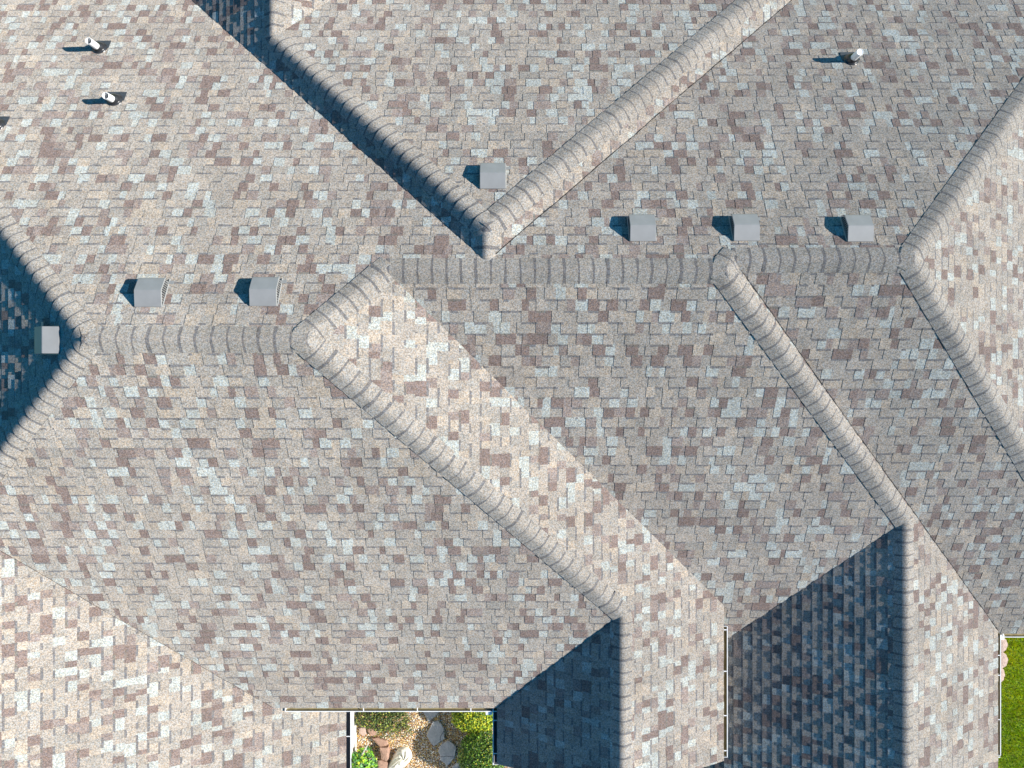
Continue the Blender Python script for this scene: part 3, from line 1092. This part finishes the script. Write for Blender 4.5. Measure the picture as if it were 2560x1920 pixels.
def shrub(name, px, py, zc, rx, ry, rz, n, leaf, tones, weights, seed, label, cat, flat=0.3, group=None):
    """rounded bush: twigs from the root, and leaves spread through an uneven crown"""
    r_ = random.Random(seed)
    c = at(px, py, zc)
    root = empty(name, (c.x, c.y, 0))
    lf = MB()
    lumps = [(Vector((r_.uniform(-0.65, 0.65), r_.uniform(-0.65, 0.65), r_.uniform(-0.1, 0.65))), r_.uniform(0.35, 0.62)) for _ in range(16)]
    for k in range(n):
        lc, lr = r_.choice(lumps)
        d = Vector((r_.gauss(0, 1), r_.gauss(0, 1), r_.gauss(0, 1))).normalized()
        q = lc + d * lr * (r_.uniform(0.55, 1.0) ** 0.5)
        if r_.random() < 0.45:
            d.z = abs(d.z) if r_.random() < 0.75 else d.z
            q = d * r_.uniform(0.80, 1.0)
        if q.length > 1.08: q = q * (r_.uniform(0.92, 1.08) / q.length)
        if q.z * rz + zc < 0.02: continue
        pos = Vector((q.x * rx, q.y * ry, q.z * rz + zc))
        out = Vector((q.x / rx, q.y / ry, q.z / rz + 0.6)).normalized()
        nr = (out + Vector((r_.gauss(0, 0.45), r_.gauss(0, 0.45), r_.gauss(0, 0.45)))).normalized()
        a = nr.orthogonal().normalized()
        a = (Matrix.Rotation(r_.uniform(0, 6.28), 3, nr) @ a)
        b = nr.cross(a)
        L = leaf * r_.uniform(0.7, 1.3); w = L * r_.uniform(0.42, 0.6)
        tn = r_.choices(tones, weights)[0]; kk = r_.uniform(0.75, 1.2)
        lf.poly([pos - a * L * 0.5, pos - a * L * 0.1 + b * w * 0.5 - nr * L * 0.05, pos + a * L * 0.25 + b * w * 0.42,
                 pos + a * L * 0.5 - nr * L * 0.1, pos + a * L * 0.25 - b * w * 0.42, pos - a * L * 0.1 - b * w * 0.5 - nr * L * 0.05],
                tuple(x * kk for x in tn))
    lf.build('foliage', M_LEAF, root)
    st = MB()
    for k in range(9):
        a = r_.uniform(0, 6.28); f = r_.uniform(0.3, 0.75)
        e = Vector((math.cos(a) * rx * f, math.sin(a) * ry * f, zc + rz * r_.uniform(0.1, 0.6)))
        st.tube([(0, 0, 0.0), tuple(e * 0.45 + Vector((0, 0, 0.05))), tuple(e)], [0.012, 0.008, 0.003], 6)
    st.build('stem', M_STEM, root)
    tag(root, label, cat, group)
    return root


YG = [(0.42, 0.46, 0.02), (0.26, 0.38, 0.02), (0.13, 0.24, 0.02), (0.60, 0.56, 0.03), (0.05, 0.12, 0.015)]
shrub('shrub', 1188, 1792, 0.30, 0.42, 0.27, 0.25, 9000, 0.036, YG, [5, 6, 4, 4, 3], 41,
      'bright yellow-green shrub under the corner where two gutters meet', 'shrub')
DG = [(0.15, 0.28, 0.02), (0.08, 0.18, 0.015), (0.04, 0.10, 0.012), (0.36, 0.36, 0.03), (0.02, 0.06, 0.012)]
shrub('shrub', 1206, 1884, 0.36, 0.45, 0.46, 0.34, 16000, 0.030, DG, [5, 5, 5, 2, 4], 42,
      'round dark green clipped shrub beside the flagstones', 'shrub')
TR = [(0.06, 0.10, 0.02), (0.12, 0.16, 0.03), (0.34, 0.38, 0.06), (0.28, 0.16, 0.07), (0.025, 0.04, 0.015)]
shrub('trailing_plant', 955, 1797, 0.16, 0.54, 0.22, 0.17, 3600, 0.034, TR, [4, 4, 2, 1, 6], 43,
      'dark trailing plant spreading over the gravel below the long gutter', 'plant')
LB = [(0.08, 0.26, 0.05), (0.18, 0.40, 0.03), (0.38, 0.52, 0.03), (0.05, 0.15, 0.05), (0.25, 0.40, 0.25)]
shrub('leafy_bush', 908, 1905, 0.32, 0.27, 0.26, 0.26, 900, 0.062, LB, [4, 5, 4, 4, 1], 44,
      'glossy broad-leaved bush against the white wall', 'bush')
# sprigs of creeping foliage scattered beyond the trailing plant
CR = [(0.20, 0.24, 0.03), (0.12, 0.18, 0.02), (0.06, 0.10, 0.02)]
shrub('ground_cover', 985, 1827, 0.05, 0.42, 0.16, 0.06, 420, 0.026, CR, [3, 4, 3], 45,
      'sparse yellow-green sprigs creeping over the gravel', 'plant')

# stake leaning in the leafy bush
sb = MB()
a, b = at(882 + 20, 1893, 0.42), at(922, 1857, 0.62)
sb.tube([tuple(a), tuple(a.lerp(b, 0.5)), tuple(b)], [0.012, 0.011, 0.010], 8)
o = sb.build('garden_stake', M_WOOD, origin=tuple(Vector((a.x, a.y, 0))))
tag(o, 'pale weathered stake leaning in the leafy bush', 'stake')


# carved white ornament: a rounded head of swirling grooves that runs out into a tail
def ornament():
    ob = MB()
    c = at(1006, 1896, 0.09)
    nr, na = 26, 72
    vv, ff = [], []
    for i in range(nr + 1):
        r = i / nr
        for j in range(na):
            a = 2 * math.pi * j / na
            ex = 0.155 * (1 + 0.05 * math.sin(3 * a)); ey = 0.19
            x, y = r * math.cos(a) * ex, r * math.sin(a) * ey
            # tail runs toward the lower left
            tl = max(0.0, -math.sin(a + 0.35)) ** 3
            x -= tl * r * 0.10; y -= tl * r * 0.20
            hgt = 0.15 * math.sqrt(max(0.0, 1 - r ** 2.4))
            sw = math.sin(7 * (a + 1.5 * (1 - r)) + 2.0)
            hgt += 0.034 * (abs(sw) ** 0.6 * (1 if sw > 0 else -1)) * math.sin(math.pi * min(1, r * 1.15)) * (0.6 + 0.4 * r)
            rot = -0.45
            xx = x * math.cos(rot) - y * math.sin(rot); yy = x * math.sin(rot) + y * math.cos(rot)
            vv.append((c.x + xx, c.y + yy, 0.012 + hgt))
    for i in range(nr):
        for j in range(na):
            j2 = (j + 1) % na
            ff.append((i * na + j, (i + 1) * na + j, (i + 1) * na + j2, i * na + j2))
    ob.mesh(vv, ff)
    o = ob.build('garden_ornament', M_ORN, smooth=True, origin=(c.x, c.y, 0))
    tag(o, 'white cast stone ornament with swirling carved grooves, lying on the gravel', 'ornament')


ornament()
